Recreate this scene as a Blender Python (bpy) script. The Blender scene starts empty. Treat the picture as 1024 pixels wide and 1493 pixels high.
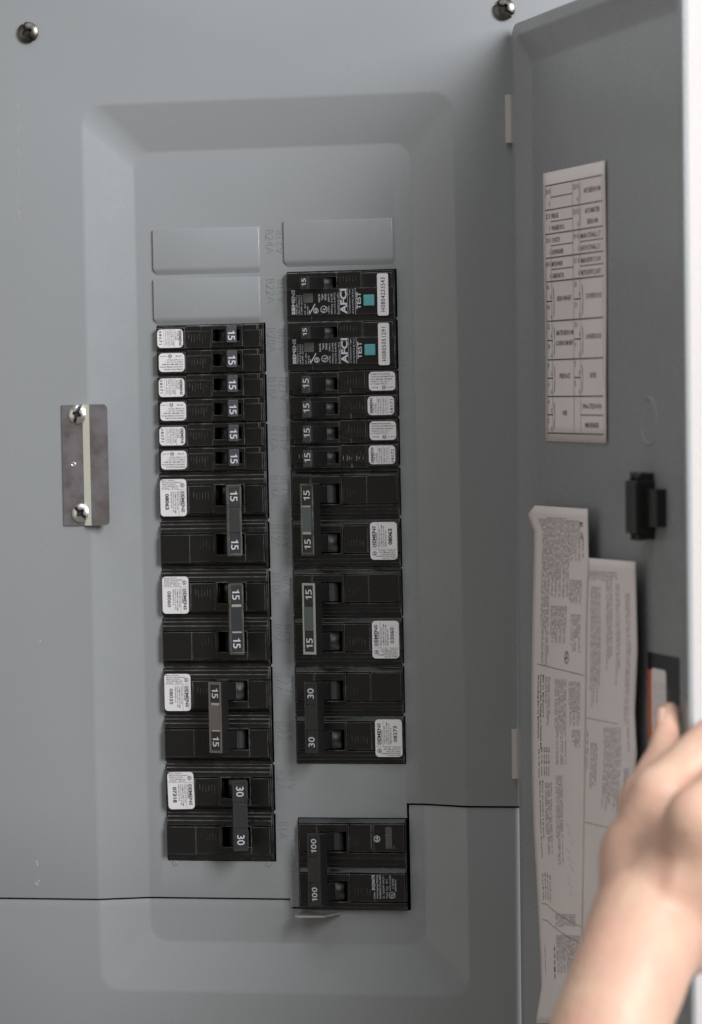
import bpy, bmesh, math, random
from mathutils import Vector, Matrix
from mathutils.geometry import delaunay_2d_cdt
random.seed(7)
PI = math.pi
S = 0.001                      # everything below is written in millimetres
SC = bpy.context.scene
COL = SC.collection

# ------------------------------------------------------------------ camera
YAW, PITCH, ROLL = (math.radians(a) for a in (13.4, 1.684, 1.138))
FPX, DIST = 5300.0, 1880.0     # focal length in pixels of the 1493 px tall photograph, distance in mm
FW = Vector((-math.sin(YAW)*math.cos(PITCH), math.cos(YAW)*math.cos(PITCH), -math.sin(PITCH)))
R0 = FW.cross(Vector((0, 0, 1))).normalized(); U0 = R0.cross(FW)
RT = math.cos(ROLL)*R0 - math.sin(ROLL)*U0
UP = math.sin(ROLL)*R0 + math.cos(ROLL)*U0
CAMP = -FW*DIST
cam_d = bpy.data.cameras.new("camera"); cam = bpy.data.objects.new("camera", cam_d); COL.objects.link(cam)
cam.matrix_world = Matrix(((RT.x, UP.x, -FW.x, CAMP.x*S), (RT.y, UP.y, -FW.y, CAMP.y*S), (RT.z, UP.z, -FW.z, CAMP.z*S), (0, 0, 0, 1)))
cam_d.sensor_fit = 'VERTICAL'; cam_d.sensor_height = 36; cam_d.lens = 36*FPX/1493
cam_d.clip_start = 0.05; cam_d.clip_end = 50
cam_d.dof.use_dof = True; cam_d.dof.focus_distance = 1.872; cam_d.dof.aperture_fstop = 9.0
SC.camera = cam

# ------------------------------------------------------------------ light
w = bpy.data.worlds.new("World"); SC.world = w; w.use_nodes = True
bg = w.node_tree.nodes['Background']; bg.inputs[0].default_value = (1.0, 0.94, 0.84, 1); bg.inputs[1].default_value = 0.19
def area(name, loc, target, sx, sy, power, col):
    l = bpy.data.lights.new(name, 'AREA'); l.shape = 'RECTANGLE'; l.size = sx; l.size_y = sy; l.energy = power; l.color = col
    o = bpy.data.objects.new(name, l); COL.objects.link(o); o.location = loc
    o.rotation_euler = (Vector(target)-Vector(loc)).to_track_quat('-Z', 'Y').to_euler()
    return o
area('window_light', (1.66, -1.62, 0.98), (0, 0, 0.03), 1.0, 1.2, 92, (0.97, 0.985, 1.0))
area('ceiling_bounce', (-0.3, -1.3, 1.9), (0, 0, 0.15), 1.6, 1.2, 11, (0.86, 0.94, 1.0))
area('room_bounce', (-2.0, -1.3, 0.1), (0, 0, 0), 1.4, 1.8, 4.0, (1.0, 0.95, 0.86))
SC.view_settings.view_transform = 'Standard'; SC.view_settings.look = 'None'
SC.view_settings.exposure = 0; SC.view_settings.gamma = 1
SC.cycles.use_denoising = True

# ------------------------------------------------------------------ pixel rays -> points on real planes
def ray(px, py): return FW*FPX + RT*(px-512) + UP*(746.5-py)
def at(px, py, y=0.0):
    d = ray(px, py); return CAMP + d*((y-CAMP.y)/d.y)
DA = math.radians(-63.572); TILT = -0.0085    # the door sags a little on its hinges       # door swung 116 degrees open
DO = Vector((math.cos(DA), math.sin(DA), 0)); DN0 = Vector((-math.sin(DA), math.cos(DA), 0)); HINGE = Vector((86.5, -3.0, 0.0)) + DN0*0.8
DN = DN0*math.cos(TILT) + Vector((0, 0, math.sin(TILT))); DZ = Vector((0, 0, math.cos(TILT))) - DN0*math.sin(TILT)    # outward along the door, towards its outer skin
def dat(px, py, e=0.0):        # -> (s, z) on the door plane e mm towards the outer skin
    d = ray(px, py); t = ((HINGE + DN*e - CAMP).dot(DN))/d.dot(DN); q = CAMP + d*t
    return (q-HINGE).dot(DO), (q-HINGE).dot(DZ)

# ------------------------------------------------------------------ materials
def mat(name, col=(0.5, 0.5, 0.5), rough=0.5, metal=0.0, spec=0.5):
    m = bpy.data.materials.new(name); m.use_nodes = True; nt = m.node_tree
    b = nt.nodes['Principled BSDF']
    b.inputs['Base Color'].default_value = (*col, 1); b.inputs['Roughness'].default_value = rough
    b.inputs['Metallic'].default_value = metal; b.inputs['Specular IOR Level'].default_value = spec
    return m, nt, b
def N(nt, t, **kw):
    n = nt.nodes.new(t)
    for k, v in kw.items(): setattr(n, k, v)
    return n
def noise(nt, scale, detail=3, rough=0.5):
    tc = N(nt, 'ShaderNodeTexCoord'); n = N(nt, 'ShaderNodeTexNoise')
    n.inputs['Scale'].default_value = scale; n.inputs['Detail'].default_value = detail; n.inputs['Roughness'].default_value = rough
    nt.links.new(tc.outputs['Object'], n.inputs['Vector']); return n
def ramp(nt, src, a, b, ca=(0, 0, 0, 1), cb=(1, 1, 1, 1)):
    r = N(nt, 'ShaderNodeValToRGB'); r.color_ramp.elements[0].position = a; r.color_ramp.elements[1].position = b
    r.color_ramp.elements[0].color = ca; r.color_ramp.elements[1].color = cb
    nt.links.new(src, r.inputs[0]); return r
def mix(nt, fac, a, b):
    m = N(nt, 'ShaderNodeMix', data_type='RGBA')
    if isinstance(fac, float): m.inputs[0].default_value = fac
    else: nt.links.new(fac, m.inputs[0])
    for v, i in ((a, 6), (b, 7)):
        if isinstance(v, tuple): m.inputs[i].default_value = (*v, 1)
        else: nt.links.new(v, m.inputs[i])
    return m.outputs[2]
def bump(nt, b, src, strength, dist, normal=None):
    n = N(nt, 'ShaderNodeBump'); n.inputs['Strength'].default_value = strength; n.inputs['Distance'].default_value = dist
    nt.links.new(src, n.inputs['Height'])
    if normal: nt.links.new(normal, n.inputs['Normal'])
    nt.links.new(n.outputs[0], b.inputs['Normal']); return n.outputs[0]

def paint_mat():
    m, nt, b = mat('grey_enamel', (0.235, 0.262, 0.270), 0.36, 0, 0.5)
    n1 = noise(nt, 6, 3); c = mix(nt, ramp(nt, n1.outputs[0], 0.3, 0.7).outputs[0], (0.270, 0.280, 0.290), (0.284, 0.294, 0.304))
    n2 = noise(nt, 650, 1); d = ramp(nt, n2.outputs[0], 0.77, 0.80)
    c2 = mix(nt, d.outputs[0], c, (0.33, 0.335, 0.33))
    nt.links.new(c2, b.inputs['Base Color'])
    n3 = noise(nt, 9, 1.5); nb = bump(nt, b, n3.outputs[0], 0.22, 0.002)
    n4 = noise(nt, 700, 2); bump(nt, b, n4.outputs[0], 0.22, 0.0002, nb)
    r = ramp(nt, noise(nt, 38, 5, 0.65).outputs[0], 0.3, 0.7, (0.20, 0.20, 0.20, 1), (0.33, 0.33, 0.33, 1)); nt.links.new(r.outputs[0], b.inputs['Roughness'])
    return m
def plastic_mat(name, base, rough, wear_col, wear=1.0, radius=0.00035):
    m, nt, b = mat(name, base, rough, 0, 0.5)
    bv = N(nt, 'ShaderNodeBevel', samples=4); bv.inputs['Radius'].default_value = radius
    geo = N(nt, 'ShaderNodeNewGeometry')
    dot = N(nt, 'ShaderNodeVectorMath', operation='DOT_PRODUCT')
    nt.links.new(bv.outputs[0], dot.inputs[0]); nt.links.new(geo.outputs['True Normal'], dot.inputs[1])
    e = ramp(nt, dot.outputs['Value'], 0.84, 0.995, (1, 1, 1, 1), (0, 0, 0, 1))
    n = noise(nt, 160, 4, 0.65); nr = ramp(nt, n.outputs[0], 0.36, 0.60, (.12, .12, .12, 1))
    mul = N(nt, 'ShaderNodeMath', operation='MULTIPLY'); nt.links.new(e.outputs[0], mul.inputs[0]); nt.links.new(nr.outputs[0], mul.inputs[1])
    mul2 = N(nt, 'ShaderNodeMath', operation='MULTIPLY'); nt.links.new(mul.outputs[0], mul2.inputs[0]); mul2.inputs[1].default_value = wear
    sp = ramp(nt, noise(nt, 900, 2).outputs[0], 0.70, 0.78); big = ramp(nt, noise(nt, 28, 2).outputs[0], 0.45, 0.75)
    ms = N(nt, 'ShaderNodeMath', operation='MULTIPLY'); nt.links.new(sp.outputs[0], ms.inputs[0]); nt.links.new(big.outputs[0], ms.inputs[1])
    ms2 = N(nt, 'ShaderNodeMath', operation='MULTIPLY'); nt.links.new(ms.outputs[0], ms2.inputs[0]); ms2.inputs[1].default_value = 0.45
    c1 = mix(nt, ms2.outputs[0], base, (0.22, 0.22, 0.20)); c2 = mix(nt, mul2.outputs[0], c1, wear_col)
    nt.links.new(c2, b.inputs['Base Color'])
    bump(nt, b, noise(nt, 1500, 2).outputs[0], 0.15, 0.0001, bv.outputs[0])
    return m
def metal_mat(name, col, rough, grime=None):
    m, nt, b = mat(name, col, rough, 1.0)
    if grime:
        c = mix(nt, ramp(nt, noise(nt, 90, 5, 0.6).outputs[0], 0.4, 0.65).outputs[0], col, grime); nt.links.new(c, b.inputs['Base Color'])
    bump(nt, b, noise(nt, 500, 3).outputs[0], 0.12, 0.0002)
    return m
def skin_mat():
    m, nt, b = mat('skin', (0.57, 0.37, 0.275), 0.48, 0, 0.4)
    n = noise(nt, 45, 4, 0.6); c = mix(nt, ramp(nt, n.outputs[0], 0.35, 0.7).outputs[0], (0.585, 0.39, 0.29), (0.57, 0.325, 0.245)); nt.links.new(c, b.inputs['Base Color'])
    b.inputs['Subsurface Weight'].default_value = 0.15; b.inputs['Subsurface Radius'].default_value = (1.0, 0.35, 0.2); b.inputs['Subsurface Scale'].default_value = 0.004
    nb = bump(nt, b, noise(nt, 75, 3, 0.6).outputs[0], 0.35, 0.002)
    bump(nt, b, noise(nt, 420, 4, 0.6).outputs[0], 0.35, 0.0006, nb)
    return m
def wall_mat():
    m, nt, b = mat('wall_paint', (0.69, 0.65, 0.635), 0.75, 0, 0.3)
    bump(nt, b, noise(nt, 330, 3, 0.6).outputs[0], 0.22, 0.0008)
    return m
def paper_mat(name, col):
    m, nt, b = mat(name, col, 0.75, 0, 0.2)
    n = noise(nt, 25, 4); c = mix(nt, ramp(nt, n.outputs[0], 0.3, 0.75).outputs[0], col, tuple(x*0.93 for x in col)); nt.links.new(c, b.inputs['Base Color'])
    bump(nt, b, noise(nt, 40, 2).outputs[0], 0.15, 0.001)
    return m
M = dict(
    paint=paint_mat(), black=plastic_mat('black_breaker_plastic', (0.0085, 0.0083, 0.008), 0.30, (0.34, 0.33, 0.31), 1.0, 0.00045),
    handle=plastic_mat('black_handle_plastic', (0.013, 0.013, 0.014), 0.46, (0.30, 0.29, 0.27), 0.4, .0003),
    rim_silver=plastic_mat('worn_silver_rim', (0.30, 0.30, 0.27), 0.45, (0.6, 0.6, 0.55), 0.6),
    rim_taupe=plastic_mat('taupe_rim', (0.115, 0.097, 0.087), 0.5, (0.3, 0.27, 0.25), 0.5),
    rim_brass=plastic_mat('rubbed_rim', (0.022, 0.021, 0.018), 0.4, (0.45, 0.42, 0.34), 1.0, 0.0006),
    pad_green=mat('grey_green_pad', (0.065, 0.08, 0.08), 0.35)[0], pad_dark=mat('dark_blue_pad', (0.018, 0.019, 0.026), 0.4)[0],
    label=paper_mat('sticker_white', (0.74, 0.71, 0.73)), ink=mat('black_ink', (0.03, 0.03, 0.032), 0.6)[0], ink_soft=mat('grey_ink', (0.29, 0.265, 0.26), 0.7)[0],
    white=mat('white_print', (0.52, 0.52, 0.56), 0.55)[0], white_dim=mat('grey_print', (0.26, 0.26, 0.25), 0.6)[0],
    pad_tip=plastic_mat('bluish_handle_tip', (0.026, 0.026, 0.034), 0.42, (0.35, 0.34, 0.33), 1.0, 0.0004), teal=mat('teal_button', (0.10, 0.33, 0.36), 0.4)[0], smoke=mat('smoked_window', (0.10, 0.10, 0.09), 0.15)[0],
    zinc=metal_mat('zinc_screw', (0.86, 0.86, 0.84), 0.30, (0.7, 0.7, 0.66)), dark_steel=metal_mat('dark_screw_steel', (0.20, 0.19, 0.175), 0.34, (0.10, 0.09, 0.08)),
    plate=metal_mat('stained_steel_plate', (0.42, 0.40, 0.44), 0.46, (0.30, 0.26, 0.26)), ramp_sheen=mat('painted_ramp_sheen', (0.88, 0.88, 0.76), 0.5)[0],  # the ramp's pale colour stands in for a bright reflection in the steel
    hinge=mat('zinc_hinge', (0.76, 0.71, 0.72), 0.34, 0.55)[0], paper=paper_mat('label_paper', (0.82, 0.745, 0.735)),
    tub=mat('dark_box_interior', (0.012, 0.012, 0.012), 0.8)[0], latch=mat('black_latch_plastic', (0.011, 0.011, 0.011), 0.4)[0],
    red=mat('orange_red_print', (0.62, 0.14, 0.05), 0.5)[0], wlabel=mat('black_label', (0.016, 0.016, 0.017), 0.4)[0],
    skin=skin_mat(), nail=mat('nail', (0.74, 0.50, 0.42), 0.25)[0], wall=wall_mat(), slot=mat('screw_slot', (0.03, 0.029, 0.027), 0.5)[0],
    scuff=mat('scuff_mark', (0.40, 0.37, 0.37), 0.7)[0], tab=mat('bright_metal_tab', (0.48, 0.48, 0.47), 0.35, 0.6)[0])

# ------------------------------------------------------------------ object helpers
def link(o, parent=None, loc=(0, 0, 0), rot=(0, 0, 0)):
    COL.objects.link(o); o.location = [c*S for c in loc]; o.rotation_euler = rot
    if parent: o.parent = parent
    return o
def thing(name, label, cat, loc=(0, 0, 0), rot=(0, 0, 0), group=None, kind=None):
    o = link(bpy.data.objects.new(name, None), None, loc, rot); o.empty_display_size = 0.01
    tag(o, label, cat, group, kind); return o
def tag(o, label=None, cat=None, group=None, kind=None):
    if label: o['label'] = label
    if cat: o['category'] = cat
    if group: o['group'] = group
    if kind: o['kind'] = kind
    return o
class MB:
    """collects geometry in mm, builds one mesh"""
    def __init__(s): s.v = []; s.f = []; s.sm = []; s.mi = []
    def add(s, vs, fs, smooth=False, mi=0):
        n = len(s.v); s.v += [tuple(x) for x in vs]; s.f += [tuple(i+n for i in f) for f in fs]; s.sm += [smooth]*len(fs); s.mi += [mi]*len(fs)
    def box(s, x0, x1, y0, y1, z0, z1, mi=0):
        s.add([(x0, y0, z0), (x1, y0, z0), (x1, y1, z0), (x0, y1, z0), (x0, y0, z1), (x1, y0, z1), (x1, y1, z1), (x0, y1, z1)],
              [(0, 1, 5, 4), (1, 2, 6, 5), (2, 3, 7, 6), (3, 0, 4, 7), (4, 5, 6, 7), (3, 2, 1, 0)], mi=mi)
    def prism(s, pts, axis, a0, a1, smooth=False, mi=0):
        # pts: 2D outline (counter-clockwise), axis: which coordinate the outline is extruded along
        def m(p, a): return {'x': (a, p[0], p[1]), 'y': (p[0], a, p[1]), 'z': (p[0], p[1], a)}[axis]
        n = len(pts); vs = [m(p, a0) for p in pts]+[m(p, a1) for p in pts]
        s.add(vs, [(i, (i+1) % n, n+(i+1) % n, n+i) for i in range(n)], smooth, mi)
        s.add(vs, [tuple(range(n-1, -1, -1)), tuple(range(n, 2*n))], False, mi)
    def lathe(s, prof, c, axis=(0, -1, 0), seg=32, smooth=True, mi=0):
        ax = Vector(axis).normalized(); q = Vector((0, 0, 1)).rotation_difference(ax); vs = []
        for r, h in prof:
            for k in range(seg):
                p = q @ Vector((r*math.cos(2*PI*k/seg), r*math.sin(2*PI*k/seg), h)); vs.append((p.x+c[0], p.y+c[1], p.z+c[2]))
        fs = []
        for j in range(len(prof)-1):
            for k in range(seg): fs.append((j*seg+k, j*seg+(k+1) % seg, (j+1)*seg+(k+1) % seg, (j+1)*seg+k))
        s.add(vs, fs, smooth, mi)
        s.add(vs, [tuple(range(seg-1, -1, -1)), tuple((len(prof)-1)*seg+k for k in range(seg))], False, mi)
    def mesh(s, name, mats):
        me = bpy.data.meshes.new(name); me.from_pydata([(x*S, y*S, z*S) for x, y, z in s.v], [], s.f)
        me.polygons.foreach_set('use_smooth', s.sm); me.polygons.foreach_set('material_index', s.mi)
        for m in (mats if isinstance(mats, (list, tuple)) else [mats]): me.materials.append(m)
        bm = bmesh.new(); bm.from_mesh(me); bmesh.ops.remove_doubles(bm, verts=bm.verts, dist=1e-7)
        bmesh.ops.recalc_face_normals(bm, faces=bm.faces); bm.to_mesh(me); bm.free()
        me.update(); return me
    def build(s, name, mats, parent=None, loc=(0, 0, 0), rot=(0, 0, 0)):
        return link(bpy.data.objects.new(name, s.mesh(name, mats)), parent, loc, rot)

def rrect(x0, x1, z0, z1, r, n=6):
    """rounded rectangle, counter-clockwise seen from -Y"""
    out = []
    for cx, cz, a in ((x1-r, z0+r, -PI/2), (x1-r, z1-r, 0), (x0+r, z1-r, PI/2), (x0+r, z0+r, PI)):
        for k in range(n+1):
            t = a+PI/2*k/n; out.append((cx+r*math.cos(t), cz+r*math.sin(t)))
    return out

# ---- text as flat meshes -------------------------------------------------
_tc = {}
def glyphs(txt, bold=0.0, res=1, spacing=1.0):
    """-> (verts2d, faces, width) of a line of text with capital height 1, baseline at 0, starting at x = 0"""
    key = (txt, bold, res, spacing)
    if key in _tc: return _tc[key]
    cu = bpy.data.curves.new('t', 'FONT'); cu.body = txt; cu.resolution_u = res; cu.offset = bold; cu.space_character = spacing; cu.fill_mode = 'FRONT'
    o = bpy.data.objects.new('t', cu); COL.objects.link(o)
    me = bpy.data.meshes.new_from_object(o.evaluated_get(bpy.context.evaluated_depsgraph_get()))
    k = 1/0.70
    vs = [(v.co.x*k, v.co.y*k) for v in me.vertices]; fs = [tuple(p.vertices) for p in me.polygons]
    if vs:
        x0 = min(v[0] for v in vs); vs = [(x-x0, y) for x, y in vs]; wd = max(v[0] for v in vs)
    else: wd = 0
    bpy.data.objects.remove(o); bpy.data.curves.remove(cu); bpy.data.meshes.remove(me)
    _tc[key] = (vs, fs, wd); return _tc[key]
class Print:
    """flat ink on a plane: x to the right, z up, facing -Y"""
    def __init__(s): s.v = []; s.f = []
    def raw(s, vs, fs): n = len(s.v); s.v += vs; s.f += [tuple(i+n for i in f) for f in fs]
    def text(s, txt, cx, cz, h, rot=0.0, bold=0.0, length=None, align='c', res=1, spacing=1.0):
        vs, fs, wd = glyphs(txt, bold, res, spacing)
        kx = h if length is None or wd == 0 else length/wd
        off = {'c': -wd*kx/2, 'l': 0, 'r': -wd*kx}[align]; c, q = math.cos(rot), math.sin(rot)
        out = []
        for x, y in vs:
            a = x*kx+off; b = y*h-h/2; out.append((cx+a*c-b*q, cz+a*q+b*c))
        s.raw(out, fs)
    def number(s, txt, cx, cz, h, rot, length, bold=.008):
        """figures of the handle ratings, with a plain flagged 1"""
        adv = []; wd = 0
        for ch in txt:
            if ch == '1': vs, fs, w_ = [(.20, 0), (.37, 0), (.37, 1), (.25, 1), (.20, .88), (0, .80), (0, .69), (.20, .72)], [(0, 1, 2, 3, 4, 7), (4, 5, 6, 7)], .42
            else: vs, fs, w_ = glyphs(ch, bold, 4)
            adv.append((vs, fs, wd)); wd += w_+.13
        wd -= .13; kx = length/wd; c, q = math.cos(rot), math.sin(rot)
        for vs, fs, x0 in adv:
            s.raw([(cx+((x+x0)*kx-length/2)*c-(y*h-h/2)*q, cz+((x+x0)*kx-length/2)*q+(y*h-h/2)*c) for x, y in vs], fs)
    def rect(s, x0, x1, z0, z1): s.raw([(x0, z0), (x1, z0), (x1, z1), (x0, z1)], [(0, 1, 2, 3)])
    def line(s, x0, z0, x1, z1, t):
        d = Vector((x1-x0, z1-z0)); d = Vector((-d.y, d.x)).normalized()*t/2
        s.raw([(x0-d.x, z0-d.y), (x1-d.x, z1-d.y), (x1+d.x, z1+d.y), (x0+d.x, z0+d.y)], [(0, 1, 2, 3)])
    def ring(s, cx, cz, r, t, n=20):
        vs = [(cx+q*math.cos(2*PI*k/n), cz+q*math.sin(2*PI*k/n)) for q in (r, r-t) for k in range(n)]
        s.raw(vs, [(k, (k+1) % n, n+(k+1) % n, n+k) for k in range(n)])
    def words(s, cx, cz, length, h, rot=0.0, fill=0.92, seed=0):
        """a line too small to read: letter-sized strokes grouped in words"""
        rnd = random.Random(seed); c, q = math.cos(rot), math.sin(rot); x = -length/2; end = length/2*(2*fill-1)
        while x < end:
            for _ in range(rnd.randint(3, 11)):
                ww = h*rnd.uniform(0.35, 0.7)
                if x+ww > end: break
                hh = h*.8; b0 = -h/2
                pts = [(x, b0), (x+ww*0.72, b0), (x+ww*0.72, b0+hh), (x, b0+hh)]
                if rnd.random() < .5: pts = [(x, b0), (x+ww*0.72, b0), (x+ww*0.72, b0+hh*.6), (x, b0+hh*.6)] if rnd.random() < .5 else [(x, b0), (x+ww*0.4, b0), (x+ww*0.4, b0+hh), (x, b0+hh)]
                s.raw([(cx+a*c-b*q, cz+a*q+b*c) for a, b in pts], [(0, 1, 2, 3)]); x += ww
            x += h*0.6
    def csa(s, cx, cz, r, rot=-PI/2):
        s.ring(cx, cz, r, r*.22); s.text('SA', cx, cz, r*.9, rot, .03)
    def ul(s, cx, cz, r, rot=-PI/2):
        s.ring(cx, cz, r, r*.16); c, q = math.cos(rot), math.sin(rot)
        s.text('U', cx+(-.28*r)*c-(.12*r)*q, cz+(-.28*r)*q+(.12*r)*c, r*.85, rot, .02); s.text('L', cx+(.3*r)*c-(-.2*r)*q, cz+(.3*r)*q+(-.2*r)*c, r*.85, rot, .02)
    def mesh(s, name, m, y=0.0, fn=None):
        me = bpy.data.meshes.new(name)
        me.from_pydata([tuple(c*S for c in (fn(x, z) if fn else (x, y, z))) for x, z in s.v], [], s.f); me.materials.append(m); me.update(); return me
    def build(s, name, m, parent, y=0.0, fn=None):
        return link(bpy.data.objects.new(name, s.mesh(name, m, y, fn)), parent)

# ------------------------------------------------------------------ wall behind everything (structure)
def wall():
    b = MB(); X0, X1, Z0, Z1 = -212, 128, -322, 282
    for x0, x1, z0, z1 in ((-1500, X0, -1200, 1200), (X1, 1500, -1200, 1200), (X0, X1, Z1, 1200), (X0, X1, -1200, Z0)):
        b.box(x0, x1, 2.5, 14.5, z0, z1)
    o = b.build('wall', M['wall']); o['kind'] = 'structure'
wall()

# ------------------------------------------------------------------ the panel: covers pressed from sheet metal
FLOOR = 10.0
LX, RX = -76.05, -5.05                    # centres of the two breaker columns
LTOP, RTOP, PIT = 98.8, 124.8, 25.6
MTOP, MBOT = -160.2, -207.8
panel = thing('breaker_panel', 'grey painted steel electrical panel with recessed centre and door swung open', 'electrical panel', (0, 0, 0))
holes = [(-105.6, -46.3, LTOP-11*PIT-.4, LTOP+.4), (-34.3, 24.4, RTOP-10*PIT-.4, RTOP+.4), (-34.3, 24.4, MBOT-.4, MTOP+.4)]
def cover_mesh():
    """rings from the flat rim through the pressed slope to the recess floor, then the floor with its openings"""
    prof = []                              # (inset, depth)
    W, D = 25.0, FLOOR; ang = math.atan2(D, W)
    def bend(c0, r, a0, a1, n): return [(c0[0]+r*math.sin(a0+(a1-a0)*k/n), c0[1]-r*math.cos(a0+(a1-a0)*k/n)) for k in range(n+1)]
    r1, r2 = 6.0, 4.5; t1, t2 = r1*math.tan(ang/2), r2*math.tan(ang/2)
    p = [(-t1+r1*math.sin(ang*k/5), r1-r1*math.cos(ang*k/5)) for k in range(6)]
    p2 = [(W+t2-r2*math.sin(ang*(5-k)/5), D-(r2-r2*math.cos(ang*(5-k)/5))) for k in range(6)]
    prof = p+p2
    n = 10
    def ring(inset, y, R):
        return [(x, y, z) for x, z in rrect(-141+inset, 58-inset, -251+inset, 215-inset, R, n)]
    b = MB(); rings = []
    for i, (ins, y) in enumerate(prof):
        t = min(max(ins/25, 0), 1); rings.append(ring(ins, y, 11-1.5*t))
    m = len(rings[0]); vs = [v for r in rings for v in r]
    b.add(vs, [(j*m+k, j*m+(k+1) % m, (j+1)*m+(k+1) % m, (j+1)*m+k) for j in range(len(rings)-1) for k in range(m)], True)
    def flat(outer, inners, y):
        pts = [Vector((x, z)) for x, z in outer]; edges = [(i, (i+1) % len(outer)) for i in range(len(outer))]
        for h in inners:
            k = len(pts); pts += [Vector(q) for q in h]; edges += [(k+i, k+(i+1) % len(h)) for i in range(len(h))]
        vo, _, fo, _, _, _ = delaunay_2d_cdt(pts, edges, [], 1, 1e-5)
        def inside(p, poly):
            c = False
            for i in range(len(poly)):
                x1, y1 = poly[i]; x2, y2 = poly[i-1]
                if (y1 > p[1]) != (y2 > p[1]) and p[0] < (x2-x1)*(p[1]-y1)/(y2-y1)+x1: c = not c
            return c
        keep = []
        for f in fo:
            c = sum((vo[i] for i in f), Vector((0, 0)))/len(f)
            if inside(c, outer) and not any(inside(c, h) for h in inners): keep.append(tuple(f))
        b.add([(v.x, y, v.y) for v in vo], keep, True)
    flat([(-214, -324), (130, -324), (130, 284), (-214, 284)], [[(x, z) for x, _, z in rings[0]]], 0.0)
    flat([(x, z) for x, _, z in rings[-1]], [[(x0, z0), (x1, z0), (x1, z1), (x0, z1)] for x0, x1, z0, z1 in holes], FLOOR)
    return b
def cover(name, upper):
    o = cover_mesh().build(name, M['paint'], panel)
    me = o.data; bm = bmesh.new(); bm.from_mesh(me); g = 0.5 if upper else -0.5
    planes = [((0, 0, -203+g), (0, 0, 1)), ((0, 0, -152.6+g), (0, 0, 1)), ((0, 0, -207.4+g), (0, 0, 1)), ((-38.8-g, 0, 0), (1, 0, 0)), ((24.7-g, 0, 0), (1, 0, 0))]
    for co, no in planes:
        bmesh.ops.bisect_plane(bm, geom=bm.verts[:]+bm.edges[:]+bm.faces[:], dist=1e-7, plane_co=[c*S for c in co], plane_no=no)
    def up(c):
        x, z = c.x/S, c.z/S
        if x < -38.8-g: return z > -203+g
        if x < 24.7-g: return z > -207.4+g
        return z > -152.6+g
    kill = [f for f in bm.faces if up(f.calc_center_median()) != upper]
    bmesh.ops.delete(bm, geom=kill, context='FACES')
    for e in bm.edges:
        if len(e.link_faces) == 2 and e.calc_face_angle(0) > math.radians(14): e.smooth = False
    bm.normal_update()
    if sum(f.normal.y for f in bm.faces) > 0: bmesh.ops.reverse_faces(bm, faces=bm.faces)
    bm.to_mesh(me); bm.free()
    md = o.modifiers.new('sheet', 'SOLIDIFY'); md.thickness = 1.3*S; md.offset = -1
    bv = o.modifiers.new('edge', 'BEVEL'); bv.width = 0.35*S; bv.segments = 2; bv.limit_method = 'ANGLE'; bv.angle_limit = math.radians(50)
    return o
cover('top_cover', True)
lc = cover('lower_cover', False); lc.location.y = 1.1*S
b = MB()
for x0, x1, y0, y1, z0, z1 in ((-212, 128, 60, 62, -322, 282), (-214, -212, 14.5, 62, -322, 282), (128, 130, 14.5, 62, -322, 282), (-212, 128, 14.5, 60, 282, 284), (-212, 128, 14.5, 60, -324, -322)):
    b.box(x0, x1, y0, y1, z0, z1)
b.build('box_interior', M['tub'], panel)

# pressed blank filler plates over unused spaces
def blank(cx, ztop, wd):
    b = MB(); x0, x1 = cx-wd/2, cx+wd/2; h = 1.5
    rows = [(0.0, 0.0), (0.3, h), (20.0, h), (20.9, h*.96), (21.8, h*.8), (22.7, h*.5), (23.6, h*.2), (24.4, -0.1)]     # (down, out)
    outl = []
    vs = []; xs = [(0, 0.0), (0.45, 1.0)]
    n = len(rows)
    for d, o in rows:
        c = max(0, d-21)*.55
        for x, k in ((x0+c, 0), (x0+c+.5, 1), (x1-.5-c*.4, 1), (x1-c*.4, 0)): vs.append((x, FLOOR+.1-(o*k if o > 0 else o), ztop-d))
    fs = [(r*4+k, r*4+k+1, (r+1)*4+k+1, (r+1)*4+k) for r in range(n-1) for k in range(3)]
    b.add(vs, fs, False)
    o = b.build('blank_plate', M['paint'], panel)
    bv = o.modifiers.new('edge', 'BEVEL'); bv.width = 0.4*S; bv.segments = 2; bv.limit_method = 'ANGLE'; bv.angle_limit = math.radians(25)
    for p in o.data.polygons: p.use_smooth = True
    return o
blank(-77.4, LTOP+2*PIT-.6, 58.6); blank(-77.6, LTOP+PIT-1.0, 58.6); blank(-6.2, RTOP+PIT+1.4, 59.0)

# stamped position codes between the columns
def stamp(txt, cx, cz, h, length, rot):
    p = Print(); p.text(txt, cx, cz, h, rot, -0.028, length, res=2); me = p.mesh('stamped_code', M['paint'], FLOOR-.02)
    bm = bmesh.new(); bm.from_mesh(me); bmesh.ops.recalc_face_normals(bm, faces=bm.faces)
    r = bmesh.ops.extrude_face_region(bm, geom=bm.faces[:]); bmesh.ops.translate(bm, vec=(0, -0.2*S, 0), verts=[v for v in r['geom'] if isinstance(v, bmesh.types.BMVert)])
    bm.to_mesh(me); bm.free(); return link(bpy.data.objects.new('stamped_code', me), panel)
for i, n in enumerate((24, 22, 20, 18, 16, 14, 12, 10, 8, 6, 4, 2)):
    z = LTOP+(1.62-i)*PIT+1; stamp('B%dA' % n, -43.0, z, 4.6, 12.5 if n > 9 else 10.5, -PI/2)
    if i < 12: stamp('A%dB' % (n-1), -37.6, z, 4.4, 12.5 if n > 10 else 10.5, PI/2)
stamp('B1A', -42.3, -166.5, 4.6, 9, -PI/2); stamp('MAIN/PRINCIPAL', -36.6, -187, 3.4, 38, PI/2)

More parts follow.
